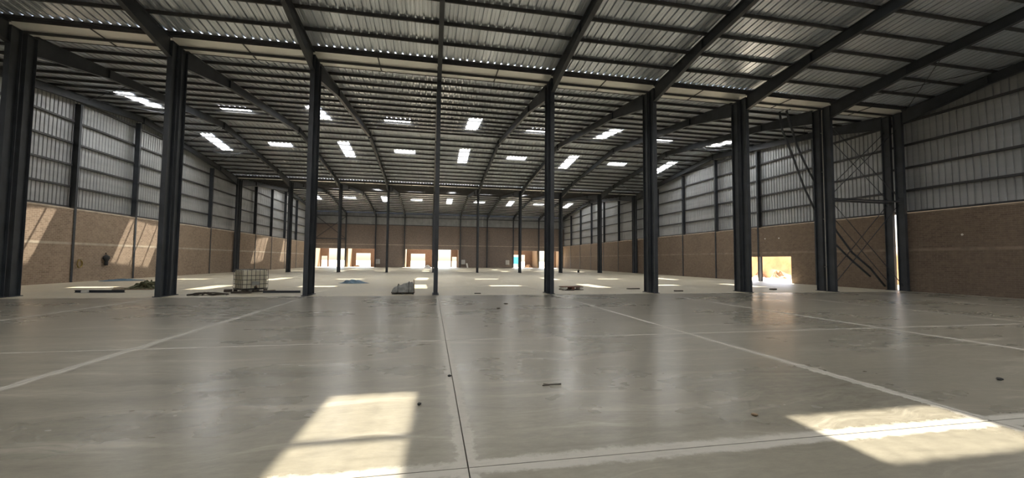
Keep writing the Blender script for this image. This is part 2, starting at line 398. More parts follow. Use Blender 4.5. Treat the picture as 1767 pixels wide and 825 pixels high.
for ri, (rc_, nm) in enumerate(((R1, 'nearer'), (R2, 'farther'))):
    for i in range(10):
        for tw, dy in (('front', -0.355), ('rear', 0.355)):
            column(XC[i], rc_+dy, 0.49, 11.55, f"{tw} steel column of the twin pair {pos_word(i)}, {nm} row", f'{nm} row of twin columns')
for i in range(10):
    column(XC[i], 90.92, 0.45, 11.5, f"dark steel column against the far brick wall, {pos_word(i)}", 'columns along the far wall')

# ------------------------------------------------------------------ rafters
for hi, h in enumerate(HALLS):
    yr, ra, rb = h['yr'], h['r0'], h['r1']
    zt = lambda y: ZR - SL*abs(y-yr) - 0.192
    def depth(y):
        e = min(y-ra, rb-y); return 0.50 + 0.40*max(0, 1-e/4.2)
    st = [ra, ra+4.2, yr, rb-4.2, rb]
    top = [(y, zt(y)) for y in st]; bot = [(y, zt(y)-depth(y)) for y in st]
    def strip(pts, t): return [(y, z) for y, z in pts] + [(y, z+t) for y, z in reversed(pts)]
    b = MB()
    for a in range(4):
        b.prism_x([bot[a], bot[a+1], top[a+1], top[a]], -0.006, 0.006)
    web = b.mesh('web', 'steel')
    def flange(pts, t):
        b = MB()
        for a in range(4): b.prism_x([pts[a], pts[a+1], (pts[a+1][0], pts[a+1][1]+t), (pts[a][0], pts[a][1]+t)], -0.1, 0.1)
        return b.mesh('flange', 'steel')
    f1, f2 = flange(top, -0.016), flange(bot, 0.016)
    ridge_pl = MB().box(-0.1, 0.1, yr-0.02, yr+0.02, bot[2][1]-0.1, top[2][1]-0.02).mesh('ridge_plate', 'steel')
    hs = []
    for e in (st[1], st[3]): hs.append(MB().box(-0.1, 0.1, e-0.008, e+0.008, zt(e)-0.5, zt(e)-0.016).mesh('stiffener', 'steel'))
    for i in range(10):
        t = thing('roof_rafter', f"dark haunched steel rafter across the {h['n']} hall, {pos_word(i).replace('in line ', '') if 0 < i < 9 else 'along the left wall' if i == 0 else 'along the right wall'}", 'rafter', (XC[i], 0, 0), 0, f"rafters of the {h['n']} hall")
        place('web', web, t); place('top_flange', f1, t); place('bottom_flange', f2, t); place('ridge_plate', ridge_pl, t)
        for m_ in hs: place('stiffener', m_, t)

# ------------------------------------------------------------------ side walls
def clad_mesh(y0, y1, z0, ribs, flip):
    """wall sheet with upright ribs in the y-z plane, top cut to the roof slope"""
    n = ribs; p = (y1-y0)/n; prof = []
    for r in range(n):
        y = y0 + r*p; prof += [(y, 0), (y+p*0.72, 0), (y+p*0.78, 0.05), (y+p*0.94, 0.05)]
    prof.append((y1, 0))
    b = MB(); m = len(prof)
    for k in range(m-1):
        (ya, xa), (yb, xb) = prof[k], prof[k+1]
        b.add([(xa*flip, ya, z0), (xb*flip, yb, z0), (xb*flip, yb, zroof(yb)+0.04), (xa*flip, ya, zroof(ya)+0.04)], [(0, 1, 2, 3)])
    return b.mesh('cladding_sheet', 'clad')
def side_wall(name, x, s, label, holes):
    """s = -1 left, +1 right: outward direction"""
    wl = struct(name, label, 'wall')
    posts = [YF] + [R1 + PIT*k - (0.75 if k < 0 else 0) for k in range(-5, 13)]
    posts[-1] = YB+0.25
    for k in range(len(posts)-1):
        a, b = posts[k], posts[k+1]
        at_row_a = abs(a-R1) < 0.01 or abs(a-R2) < 0.01; at_row_b = abs(b-R1) < 0.01 or abs(b-R2) < 0.01
        A, B = a+0.014, b-0.014
        if s > 0 and abs(b-R1) < 0.01: B = R1-0.06
        if s > 0 and abs(a-R1) < 0.01: A = R1+0.46
        # brick infill with its openings
        rects = [(A, B, 0.0, 2.56), (A, B, 2.72, 4.9)]
        for (ha, hb, hz) in holes:
            nr = []
            for (p, q, z0, z1) in rects:
                if hb <= p or ha >= q or hz <= z0: nr.append((p, q, z0, z1)); continue
                if ha > p: nr.append((p, ha, z0, z1))
                if hb < q: nr.append((hb, q, z0, z1))
                nr.append((max(p, ha), min(q, hb), hz, z1))
            rects = nr
        m = MB()
        for (p, q, z0, z1) in rects:
            if z1-z0 > 0.02 and q-p > 0.02: m.box(min(x, x+s*0.22), max(x, x+s*0.22), p, q, z0, z1)
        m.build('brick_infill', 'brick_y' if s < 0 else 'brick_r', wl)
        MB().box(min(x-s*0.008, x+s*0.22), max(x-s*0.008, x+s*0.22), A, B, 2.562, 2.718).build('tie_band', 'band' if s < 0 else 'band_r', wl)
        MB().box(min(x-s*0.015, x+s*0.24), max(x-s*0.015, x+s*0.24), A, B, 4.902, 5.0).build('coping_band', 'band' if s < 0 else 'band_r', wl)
        for q in range(4):
            p0, p1 = a+(b-a)*q/4, a+(b-a)*(q+1)/4
            me = clad_mesh(p0, p1, 5.0, 5, s); place('cladding_sheet', me, wl, (x+s*0.42, 0, 0))
        for z in (5.12, 6.52, 8.0, 9.5, 11.0, 12.5):
            # rail only where the roof is above it
            ys_ = [a + (b-a)*t/20 for t in range(21)]
            ok = [y for y in ys_ if zroof(y)-0.35 > z]
            if len(ok) < 4: continue
            p, q = max(min(ok), a+0.1), min(max(ok), b-0.1)
            MB().box(min(x+s*0.24, x+s*0.40), max(x+s*0.24, x+s*0.40), p, q, z-0.07, z+0.05).build('wall_rail', 'purlin', wl)
    return wl
DOOR = (29.43, 34.6, 2.28)
side_wall('wall_left', XL, -1, 'left end wall, pale brick below and grey corrugated cladding above', [])
side_wall('wall_right', XR, 1, 'right end wall, brown brick below and grey corrugated cladding above', [DOOR])
for s, x, nm in ((-1, XL, 'left'), (1, XR, 'right')):
    for k in range(-5, 12):
        if k in (0, 6): continue
        y = R1 + PIT*k - (0.75 if k < 0 else 0); H = zroof(y)-0.75
        d = 0.36; xi = x - s*0.05; xo = x + s*0.31
        t = thing('wall_post', f"dark steel wall post on the {nm} wall, " + (f"{ORD[k-1]} beyond the nearer column row" if 0 < k < 6 else f"{ORD[k-7]} beyond the farther column row" if k > 6 else f"{ORD[-k-1]} before the nearer column row"), 'post', (0, y, 0), 0, f'posts of the {nm} wall')
        MB().box(min(xi, xi+s*0.015), max(xi, xi+s*0.015), -0.09, 0.09, 0, H).build('flange', 'steel', t)
        MB().box(min(xo, xo-s*0.015), max(xo, xo-s*0.015), -0.09, 0.09, 0, H).build('flange', 'steel', t)
        MB().box(min(xi, xo), max(xi, xo), -0.012, 0.012, 0, H).build('web', 'steel', t)

# far wall
wbk = struct('wall_back', 'far end wall of dark brown brick with tall open loading bays', 'wall')
OPEN = [(-23.7, -17.77), (-17.77, -11.9), (-5.77, 0.235), (0.235, 5.85), (18.15, 24.235), (24.235, 29.85)]
for b in range(9):
    xa, xb = (XL-0.46 if b == 0 else XC[b]), (XR+0.46 if b == 8 else XC[b+1])
    ops = [o for o in OPEN if o[0] < xb-0.2 and o[1] > xa+0.2]
    m = MB()
    if ops:
        o = ops[0]
        m.box(xa, xb, YB, YB+0.25, 3.92, 4.78)
        if o[0] > xa+0.02: m.box(xa, o[0], YB, YB+0.25, 0, 3.92)
        if o[1] < xb-0.02: m.box(o[1], xb, YB, YB+0.25, 0, 3.92)
    else: m.box(xa, xb, YB, YB+0.25, 0, 4.78)
    m.box(xa, xb, YB, YB+0.25, 4.92, 9.05)
    m.build('brick_infill', 'brick_x', wbk)
    MB().box(xa, xb, YB-0.006, YB+0.25, 4.782, 4.918).build('tie_band', 'band', wbk)
    me = MB(); n = 17; p = (xb-xa)/n
    for r in range(n):
        x = xa+r*p; q = [(x, 0), (x+p*0.66, 0), (x+p*0.74, 0.035), (x+p*0.92, 0.035), (x+p, 0)]
        for k in range(4): me.add([(q[k][0], YB+0.25-q[k][1], 9.05), (q[k+1][0], YB+0.25-q[k+1][1], 9.05), (q[k+1][0], YB+0.25-q[k+1][1], 11.86), (q[k][0], YB+0.25-q[k][1], 11.86)], [(0, 1, 2, 3)])
    me.build('cladding_sheet', 'clad', wbk)
for z in (9.12, 10.83, 11.6):
    MB().box(XL, XR, YB+0.02, YB+0.18, z-0.06, z+0.06).build('wall_rail', 'purlin', wbk)
# front wall behind the camera, with two openings added to light the near floor
wf = struct('wall_front', 'front end wall of brown brick and grey cladding', 'wall')
m = MB()
for xa, xb, z0, z1 in ((XL, -11.8, 0, 5), (-5.8, 12.2, 0, 5), (18.2, XR, 0, 5), (-11.8, -5.8, 4.2, 5), (12.2, 18.2, 4.2, 5)):
    m.box(xa, xb, YF-0.25, YF, z0, z1)
m.build('brick_infill', 'brick_x', wf)
MB().box(XL, XR, YF-0.3, YF-0.25, 5, 11.86).build('cladding_sheet', 'clad', wf)

# ------------------------------------------------------------------ bracing
def rod(mb, a, b, r): mb.bar(a, b, r, n=6)
def cross(label, p, q, r=0.022, group='cross braces', mat='steel'):
    """p = (a, b), q = (c, d): the two crossing rods"""
    t = thing('cross_brace', label, 'brace', (0, 0, 0), 0, group)
    for a, b in (p, q):
        m = MB(); m.bar(a, b, r, n=6); m.build('rod', mat, t)
    return t
for yy, nm in ((R1-0.355, 'front'), (R1+0.355, 'rear')):
    xa, xb = XC[8]+0.11, XC[9]-0.11
    cross(f'lower steel cross brace by the right wall, {nm} plane of the nearer columns', ((xa, yy, 5.6), (xb, yy, 0.35)), ((xa, yy+0.05, 0.35), (xb, yy+0.05, 5.6)))
    cross(f'upper steel cross brace by the right wall, {nm} plane of the nearer columns', ((xa, yy, 10.5), (xb, yy, 5.95)), ((xa, yy+0.05, 5.95), (xb, yy+0.05, 10.5)))
    t = thing('strut', f'horizontal steel strut by the right wall, {nm} plane of the nearer columns', 'strut', (0, 0, 0), 0, 'struts of the braced bay')
    MB().box(xa, xb, yy-0.05, yy+0.05, 5.71, 5.81).build('tube', 'steel', t)
    MB().box(xa-0.012, xa, yy-0.08, yy+0.08, 5.62, 5.9).build('end_plate', 'steel', t); MB().box(xb, xb+0.012, yy-0.08, yy+0.08, 5.62, 5.9).build('end_plate', 'steel', t)
xa, xb = XC[0]+0.11, XC[1]-0.11
cross('steel cross brace high on the far wall in its leftmost bay', ((xa, 90.75, 10.6), (xb, 90.75, 6.1)), ((xa, 90.8, 6.1), (xb, 90.8, 10.6)), 0.05)
t = thing('strut', 'horizontal steel strut above the leftmost open bay of the far wall', 'strut')
MB().box(xa, xb, 90.66, 90.84, 5.85, 6.05).build('tube', 'steel', t); MB().box(xa-0.012, xa, 90.6, 90.9, 5.75, 6.15).build('end_plate', 'steel', t)
def roofx(hi, bay, y0, y1, label):
    xa, xb = XC[bay]+0.02, XC[bay+1]-0.02
    z = lambda y: ZR - SL*abs(y-HALLS[hi]['yr']) - 0.30
    cross(label, ((xa, y0, z(y0)), (xb, y1, z(y1))), ((xa, y1, z(y1)-0.05), (xb, y0, z(y0)-0.05)), 0.02, 'roof cross braces')
roofx(0, 8, 14.7, 20.4, 'thin roof cross brace in the right end bay of the near hall')
for bay, sd in ((0, 'left'), (8, 'right')):
    for k, (a, b, w_) in enumerate(((22.3, 27.7, 'by the front gutter'), (28.0, 33.2, 'halfway up the front slope'), (33.5, 38.5, 'just before the ridge'), (39.0, 44.2, 'just past the ridge'), (44.5, 49.8, 'halfway down the back slope'), (50.1, 55.2, 'by the back gutter'))):
        roofx(1, bay, a, b, f'thin roof cross brace {w_}, {sd} end bay of the middle hall')

# hanging pipes in the braced bay
for lab, pts in (('longer dark bent pipe hanging by the braced bay down to the wall column foot', [(22.42,22.05,11.6),(22.57,22.05,11.06),(23.09,22.0,9.38),(23.72,22,8.09),(24.48,22,6.87),(25.2,22,5.35),(25.96,22,3.84),(27.11,21.95,2.45),(28.46,21.9,1.44),(29.62,21.9,0.25)]),
                 ('shorter dark bent pipe hanging by the braced bay and ending above the floor', [(22.04,22.2,11.55),(22.22,22.2,10.34),(22.84,22.2,8.96),(23.79,22.2,6.61),(24.51,22.2,5.3),(25.8,22.2,3.24),(26.71,22.1,2.37),(27.22,22.05,1.92),(28.56,22.0,0.9)])):
    t = thing('hanging_pipe', lab, 'pipe', (0, 0, 0), 0, 'hanging pipes')
    MB().tube(pts, 0.065, 8).build('pipe', 'steel', t, smooth=True)
    MB().bar(pts[0], (pts[0][0], pts[0][1]-0.3, pts[0][2]), 0.025, n=6).build('bracket', 'steel', t)
t = thing('white_tube', 'thin white tube running up between the twin columns of the braced bay', 'pipe')  # thin white upright tube, nearly full column height, between the twin columns
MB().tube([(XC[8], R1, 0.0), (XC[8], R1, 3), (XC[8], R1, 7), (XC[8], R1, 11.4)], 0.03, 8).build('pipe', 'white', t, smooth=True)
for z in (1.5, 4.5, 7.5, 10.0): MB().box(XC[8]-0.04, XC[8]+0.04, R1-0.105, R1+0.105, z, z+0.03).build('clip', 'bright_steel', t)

# ------------------------------------------------------------------ yard outside
gd = struct('ground', 'pale sandy yard outside the hall', 'ground')
for a in ((-400, XL-0.45, -300, 500), (XR+0.45, 400, -300, 500), (XL-0.45, XR+0.45, 91.5, 500), (XL-0.45, XR+0.45, -300, -14.05)):
    MB().box(a[0], a[1], a[2], a[3], -0.5, -0.03).build('yard_surface', 'sand', gd)
yw = struct('wall_outer', 'outer brick yard wall with doorways, seen through the open bays', 'wall')
YO = 96.2
ops = [(-23.7, -22.5, 2.35), (-22.2, -18.0, 9), (-16.5, -13.4, 3.05), (-4.6, -1.4, 3.05), (1.0, 4.45, 9), (4.75, 5.8, 2.4), (18.4, 22.2, 3.05), (25.0, 29.6, 9)]
x = -26.0
for (a, b, z) in ops + [(34, 34, 0)]:
    if a > x: MB().box(x, a, YO, YO+0.25, -0.03, 4.6).build('brick_pier', 'brick_out', yw)
    if 0 < z < 4: MB().box(a, b, YO, YO+0.25, z, 4.6).build('brick_lintel', 'brick_out', yw)
    x = b
for xp, wd in ((-24.2, 0.5), (-17.6, 0.5), (-5.7, 0.35), (6.2, 0.3), (24.2, 0.4), (30.2, 0.5)):
    MB().box(xp-wd/2, xp+wd/2, 91.6, YO-0.02, -0.03, 4.6).build('plastered_partition', 'plaster', yw)
# blue container on blocks
t = thing('container', 'bright blue box standing in the yard beyond the right open bay', 'container', (21.7, 106, 0))
m = MB().box(-1.3, 1.3, 0, 2.2, 0.75, 2.6); m.build('body', 'cyan', t)
for k in range(7): MB().box(-1.2+0.37*k, -1.02+0.37*k, -0.05, 0.0, 0.85, 2.5).build('rib', 'cyan', t)
for sx in (-1.1, 0.9): MB().box(sx, sx+0.25, 0.1, 2.0, -0.03, 0.75).build('block', 'white', t)
# earth bank beyond the right wall opening
def heap(name, label, cat, mat, cx, cy, rx, ry, hgt, seed, nu=24, nv=8, z0=-0.03, kind='thing', rough=0.25, group=None):
    rnd = random.Random(seed); vs = [(0, 0, hgt)]; fs = []
    for j in range(1, nv+1):
        r = j/nv
        for i in range(nu):
            an = 2*PI*i/nu; k = 1 + (rnd.random()-0.5)*rough*2
            vs.append((rx*r*math.cos(an)*(1+(rnd.random()-.5)*0.12), ry*r*math.sin(an)*(1+(rnd.random()-.5)*0.12), 0 if j == nv else hgt*(1-r**1.6)*k))
    for i in range(nu): fs.append((0, 1+i, 1+(i+1) % nu))
    for j in range(nv-1):
        for i in range(nu):
            a = 1+j*nu+i; b = 1+j*nu+(i+1) % nu; fs.append((a, a+nu, b+nu, b))
    o = MB().add(vs, fs).build(name, mat, None, (cx, cy, z0))
    return tag(o, label, cat, group, kind)
bank = MB()
ny = 60; rnd = random.Random(3); prof = [(0, 0), (0.25, 0.5), (0.5, 1.3), (0.6, 1.9), (0.75, 2.5), (1.0, 3.0), (2.6, 3.3), (14, 3.4)]
vs = []; fs = []
for j in range(ny+1):
    y = -10 + 110*j/ny
    for k, (dx, z) in enumerate(prof): vs.append((38.5+dx+(rnd.random()-.5)*0.5, y, z-0.03+(rnd.random()-.5)*0.25*(k > 0)))
n = len(prof)
for j in range(ny):
    for k in range(n-1): fs.append((j*n+k, (j+1)*n+k, (j+1)*n+k+1, j*n+k+1))
bo = bank.add(vs, fs).build('earth_bank', 'earth', None, None, True)
tag(bo, 'steep orange earth cutting outside the right wall opening', 'bank', kind='structure')
for k, (hx, hy, rr, hh) in enumerate(((38.3, 36.6, 0.6, 0.5), (38.2, 39.2, 0.75, 0.6), (38.3, 42.0, 0.6, 0.5))):
    heap('rubble_heap', ['small brown rubble heap at the foot of the orange bank, nearest the doorway edge', 'largest brown rubble heap at the foot of the orange bank', 'brown rubble heap at the foot of the orange bank, farthest along'][k], 'rubble', 'rubble', hx, hy, rr, rr*1.3, hh, 20+k, 16, 6, rough=0.6, group='rubble heaps outside')

# ------------------------------------------------------------------ caged tank
t = thing('caged_tank', 'milky plastic liquid tank in a metal cage on a pallet', 'tank', (-9.2, 23.55, 0), math.radians(44))
hx, hy = 0.6, 0.53
def rbox(hx, hy, z0, z1, r, seg=4):
    pts = []
    for cx_, cy_, a0 in ((hx-r, hy-r, 0), (-hx+r, hy-r, 90), (-hx+r, -hy+r, 180), (hx-r, -hy+r, 270)):
        for k in range(seg+1):
            a = math.radians(a0+90*k/seg); pts.append((cx_+r*math.cos(a), cy_+r*math.sin(a)))
    n = len(pts); b = MB()
    rings = [(z0, 0.97), (z0+0.04, 1), (z1-0.05, 1), (z1, 0.95)]
    vs = [(x*s, y*s, z) for z, s in rings for x, y in pts]
    fs = [(j*n+i, j*n+(i+1) % n, (j+1)*n+(i+1) % n, (j+1)*n+i) for j in range(3) for i in range(n)] + [tuple(range(n))[::-1], tuple(range(3*n, 4*n))]
    return b.add(vs, fs)
bt = rbox(hx-0.03, hy-0.03, 0.19, 1.12, 0.1).build('bottle', 'plastic', t, smooth=False)
cap = MB().tube([(0, 0, 1.11), (0, 0, 1.17)], 0.09, 14).build('cap', 'redwood', bt)
cg = MB()
for z in (0.2, 0.42, 0.64, 0.86, 1.16):
    p = [(-hx, -hy, z), (hx, -hy, z), (hx, hy, z), (-hx, hy, z)]
    for k in range(4): cg.bar(p[k], p[(k+1) % 4], 0.013, n=6)
for k in range(7):
    x_ = -hx + 2*hx*k/6
    for s_ in (-1, 1): cg.bar((x_, s_*hy, 0.16), (x_, s_*hy, 1.16), 0.011, n=6)
for k in range(1, 6):
    y_ = -hy + 2*hy*k/6
    for s_ in (-1, 1): cg.bar((s_*hx, y_, 0.16), (s_*hx, y_, 1.16), 0.011, n=6)
for y_ in (-0.2, 0.2): cg.bar((-hx, y_, 1.17), (hx, y_, 1.17), 0.012, n=6)
cg.build('cage', 'cage', t)
pl = MB()
for y_ in (-hy+0.05, 0, hy-0.05): pl.box(-hx, hx, y_-0.05, y_+0.05, 0.0, 0.03)
pl.box(-hx, hx, -hy, hy, 0.12, 0.155); pl.build('pallet_frame', 'cage', t)
for x_ in (-hx+0.08, 0, hx-0.08):
    for y_ in (-hy+0.08, hy-0.08): MB().box(x_-0.07, x_+0.07, y_-0.06, y_+0.06, 0.03, 0.12).build('pallet_foot', 'darkwood', t)
MB().box(-0.18, 0.18, -hy-0.02, -hy-0.012, 0.36, 0.56).build('label_plate', 'bright_steel', t)
vv = MB().tube([(0, -hy+0.02, 0.26), (0, -hy-0.1, 0.26)], 0.05, 10).build('valve', 'black', t)
MB().box(-0.012, 0.012, -hy-0.11, -hy-0.09, 0.26, 0.38).build('valve_handle', 'redwood', vv)

# ------------------------------------------------------------------ things lying about
def lying_beam(label, a, b, w_, h_, mat, name='steel_beam', group=None):
    a = Vector(a); b = Vector(b); L = (b-a).length
    t = thing(name, label, 'beam', a, math.atan2(b.y-a.y, b.x-a.x), group)
    MB().box(0, L, -w_/2, w_/2, a.z*0, 0.014).build('flange', mat, t); MB().box(0, L, -w_/2, w_/2, h_-0.014, h_).build('flange', mat, t)
    MB().box(0, L, -0.02, 0.02, 0.014, h_-0.014).build('web', mat, t); return t
lying_beam('dark steel beam lying on the floor between the two leftmost near columns', (-16.95, 23.66, 0.0), (-14.8, 23.5, 0.0), 0.14, 0.12, 'steel')
lying_beam('long thin dark beam lying on the floor to the right of the caged tank', (-8.3, 22.75, 0.0), (-6.55, 22.7, 0.0), 0.12, 0.11, 'steel')
def block(name, label, cat, loc, sz, rz, mat, group=None):
    m = MB(); sx, sy, h_ = sz; e = min(0.012, h_*0.2)
    m.add([(-sx/2, -sy/2, 0), (sx/2, -sy/2, 0), (sx/2, sy/2, 0), (-sx/2, sy/2, 0), (-sx/2, -sy/2, h_-e), (sx/2, -sy/2, h_-e), (sx/2, sy/2, h_-e), (-sx/2, sy/2, h_-e),
           (-sx/2+e, -sy/2+e, h_), (sx/2-e, -sy/2+e, h_), (sx/2-e, sy/2-e, h_), (-sx/2+e, sy/2-e, h_)],
          [(3, 2, 1, 0), (0, 1, 5, 4), (1, 2, 6, 5), (2, 3, 7, 6), (3, 0, 4, 7), (4, 5, 9, 8), (5, 6, 10, 9), (6, 7, 11, 10), (7, 4, 8, 11), (8, 9, 10, 11)])
    o = m.build(name, mat, None, loc); o.rotation_euler = (0, 0, rz); return tag(o, label, cat, group, 'thing')
block('concrete_block', 'small pale block lying against the dark beam on the left', 'block', (-16.4, 23.44, 0), (0.25, 0.12, 0.12), 0.1, 'white')
block('timber_offcut', 'short timber offcut beside the right corner of the caged tank', 'timber', (-8.1, 23.05, 0), (0.5, 0.14, 0.12), 0.4, 'wood', 'timber around the tank')
block('timber_offcut', 'dark timber offcut in front of the caged tank', 'timber', (-9.2, 22.5, 0), (0.9, 0.12, 0.09), -0.05, 'darkwood', 'timber around the tank')
block('timber_offcut', 'dark timber offcut at the left foot of the caged tank', 'timber', (-10.2, 23.45, 0), (0.35, 0.2, 0.14), 0.3, 'darkwood', 'timber around the tank')
block('board_scrap', 'flat dark board on the floor just left of the sixth near column', 'board', (12.6, 24.0, 0), (0.85, 0.2, 0.05), 0.1, 'darkwood', 'board scraps on the floor')
block('board_scrap', 'small dark board on the floor just right of the sixth near column', 'board', (14.4, 21.9, 0), (0.5, 0.18, 0.06), -0.05, 'darkwood', 'board scraps on the floor')
block('board_scrap', 'small flat dark board right of the slim central column', 'board', (2.4, 21.3, 0), (0.32, 0.16, 0.04), 0.0, 'darkwood', 'board scraps on the floor')
block('board_scrap', 'small dark board on the floor in front of the bright right doorway', 'board', (21.75, 22.75, 0), (0.5, 0.25, 0.07), 0.4, 'darkwood', 'board scraps on the floor')
# timber pallet with pale ends
t = thing('timber_pallet', 'reddish timber pallet with pale ends just right of the fifth near column', 'pallet', (8.38, 23.75, 0), 0.03)
for k in range(4): MB().box(-0.66, 0.66, -0.34+0.19*k, -0.2+0.19*k, 0.17, 0.2).build('deck_board', 'redwood', t)
for x_ in (-0.52, 0, 0.52): MB().box(x_-0.09, x_+0.09, -0.35, 0.38, 0.035, 0.17).build('bearer', 'white' if x_ else 'redwood', t)
MB().box(-0.66, 0.66, -0.34, -0.22, 0, 0.035).build('foot_board', 'darkwood', t); MB().box(-0.66, 0.66, 0.25, 0.37, 0, 0.035).build('foot_board', 'darkwood', t)
block('timber_offcut', 'thin dark timber lying just in front of the reddish pallet', 'timber', (8.05, 23.1, 0), (0.55, 0.08, 0.05), 0.0, 'darkwood')
# wrinkled sheets
def tarp(name, label, mat, cx, cy, sx, sy, hgt, seed, rz=0):
    rnd = random.Random(seed); nx, ny_ = 26, 16; vs = []; fs = []
    ph = [(rnd.uniform(1, 5), rnd.uniform(1, 6), rnd.uniform(0, 6), rnd.random()) for _ in range(7)]
    for j in range(ny_+1):
        for i in range(nx+1):
            u, v = i/nx, j/ny_
            e = min(u, 1-u, v, 1-v)*4; e = min(1, e)
            z = sum(abs(math.sin(a*u*3+b*v*3+c))*d for a, b, c, d in ph)/7*2*hgt*(0.35+0.65*math.sin(PI*u)**2)
            k = 1+0.16*math.sin(7*v+seed)+0.1*math.sin(11*u+2*seed)
            vs.append(((u-.5)*sx*k, (v-.5)*sy*(1+0.2*math.sin(5*u+seed)), 0.012+z*e))
    for j in range(ny_):
        for i in range(nx): a = j*(nx+1)+i; fs.append((a, a+1, a+nx+2, a+nx+1))
    o = MB().add(vs, fs).build(name, mat, None, (cx, cy, 0)); o.rotation_euler = (0, 0, rz)
    md = o.modifiers.new('thickness', 'SOLIDIFY'); md.thickness = 0.01; md.offset = 1
    return tag(o, label, 'tarp', None, 'thing')
tarp('blue_tarp', 'crumpled blue tarp at the foot of the left brick wall', 'blue', -22.2, 34.9, 2.2, 1.6, 0.2, 2, 0.6)
tarp('blue_tarp', 'crumpled blue tarp lying out on the open floor beyond the tank', 'blue', -5.5, 31.2, 1.8, 1.3, 0.26, 5)
# sheet-wrapped bundle by the slim column
t = thing('wrapped_bundle', 'low grey sheet-wrapped bundle left of the slim central column', 'bundle', (-1.38, 21.75, 0), 0.02)
rnd = random.Random(11); vs = []; fs = []; nx, ny_ = 18, 12
for j in range(ny_+1):
    for i in range(nx+1):
        u, v = i/nx, j/ny_
        top = 0.30 + 0.28*max(0, min(1, (u-0.1)/0.75)); e = min(1, min(u, 1-u, v, 1-v)*9)
        wob = 0.03*math.sin(9*u+5*v)+0.025*math.sin(17*u-11*v)+0.012*rnd.random()
        vs.append(((u-.5)*1.14, (v-.5)*0.95, 0.1+(top-0.1+wob)*e**0.5))
for j in range(ny_):
    for i in range(nx): a = j*(nx+1)+i; fs.append((a, a+1, a+nx+2, a+nx+1))
MB().add(vs, fs).build('wrap', 'grey_tarp', t)
for k in range(4): MB().box(-0.57, 0.57, -0.46+0.24*k, -0.28+0.24*k, 0.06, 0.1).build('pallet_board', 'darkwood', t)
for x_ in (-0.48, 0.0, 0.48): MB().box(x_-0.05, x_+0.05, -0.46, 0.46, 0, 0.06).build('pallet_bearer', 'black', t)
for x_ in (-0.25, 0.28): MB().tube([(x_, -0.485, 0.1), (x_, -0.46, 0.44+0.12*(x_ > 0)), (x_, 0, 0.49+0.12*(x_ > 0)), (x_, 0.46, 0.44+0.12*(x_ > 0)), (x_, 0.485, 0.1)], 0.018, 6).build('strap', 'black', t)
MB().tube([(0.53, -0.42, 0.05), (0.54, -0.43, 0.4), (0.52, -0.3, 0.72)], 0.02, 6).build('stake', 'wood', t)
# tangle of cable by the big left column
def tangle(name, label, cat, cx, cy, rx, ry, hgt, mat, seed, n=4, r=0.022):
    t = thing(name, label, cat, (cx, cy, 0)); rnd = random.Random(seed)
    for q in range(n):
        a, b, c, d = [rnd.uniform(0, 6.28) for _ in range(4)]; pts = []
        m_ = 40
        for k in range(m_):
            s_ = k/(m_-1)
            pts.append((rx*(2*s_-1)*(0.75+0.2*math.sin(a)) + 0.12*math.sin(9*s_+b), ry*math.sin(7*s_*(1+0.3*q)+c), r+hgt*abs(math.sin(6*s_+d))*math.sin(PI*s_)))
        MB().tube(pts, r, 6).build('strand', mat, t)
    return t
tangle('cable_tangle', 'tangle of dark cable on the floor right of the second big column', 'cable', -10.25, 21.45, 0.95, 0.22, 0.09, 'darkwood', 4, 5, 0.03)
# heap of netting, hose and planks near the left wall
heap('netting_heap', 'low heap of olive netting on the floor behind the second big column', 'netting', 'olive', -15.5, 26.6, 1.2, 0.75, 0.30, 31, 20, 7, 0.0, rough=0.7)
tangle('hose_coil', 'loose coils of faded hose on top of the olive netting heap', 'hose', -15.4, 26.2, 0.9, 0.4, 0.36, 'olive', 9, 4, 0.035)
for k, (x_, y_, l_, rz, lb) in enumerate(((-15.6, 25.4, 1.8, 0.05, 'weathered plank lying flat in front of the olive netting heap'), (-16.7, 26.5, 1.2, -0.3, 'weathered plank lying to the left of the olive netting heap'))):
    block('plank', lb, 'plank', (x_, y_, 0), (l_, 0.16, 0.045), rz, 'wood', 'planks near the left wall')
# fixtures on the left wall
t = thing('bag', 'black bag hanging on the left brick wall', 'bag', (XL+0.01, 35.72, 1.1))
m = MB(); nv, nu = 9, 12; vs = []; fs = []
for j in range(nv+1):
    z = 0.78*j/nv; wd = [0.13, 0.17, 0.16, 0.15, 0.16, 0.24, 0.32, 0.33, 0.24, 0.06][j]
    for i in range(nu):
        an = 2*PI*i/nu; vs.append((0.13+0.12*math.cos(an)*min(1, wd*4), wd*math.sin(an)*(1+0.08*math.sin(3*j+i)), z))
for j in range(nv):
    for i in range(nu): fs.append((j*nu+i, j*nu+(i+1) % nu, (j+1)*nu+(i+1) % nu, (j+1)*nu+i))
m.add(vs, fs + [tuple(range(nu))[::-1], tuple(range(nv*nu, (nv+1)*nu))]).build('body', 'black', t, smooth=True)
MB().tube([(0.1, -0.1, 0.72), (0.06, 0, 0.95), (0.1, 0.1, 0.72)], 0.015, 6).build('strap', 'black', t)
t = thing('hose_loop', 'faded yellow hose looped on the left brick wall beside a post', 'hose', (XL+0.06, 33.42, 1.25))
for q in range(3):
    MB().tube([(0.02+0.03*q, (0.17+0.02*q)*math.cos(2*PI*k/20), (0.29-0.02*q)*math.sin(2*PI*k/20)) for k in range(21)], 0.022, 6).build('loop', 'yellow', t)
MB().bar((-0.06, 0, 0.29), (0.12, 0, 0.31), 0.012, n=6).build('hook', 'steel', t)
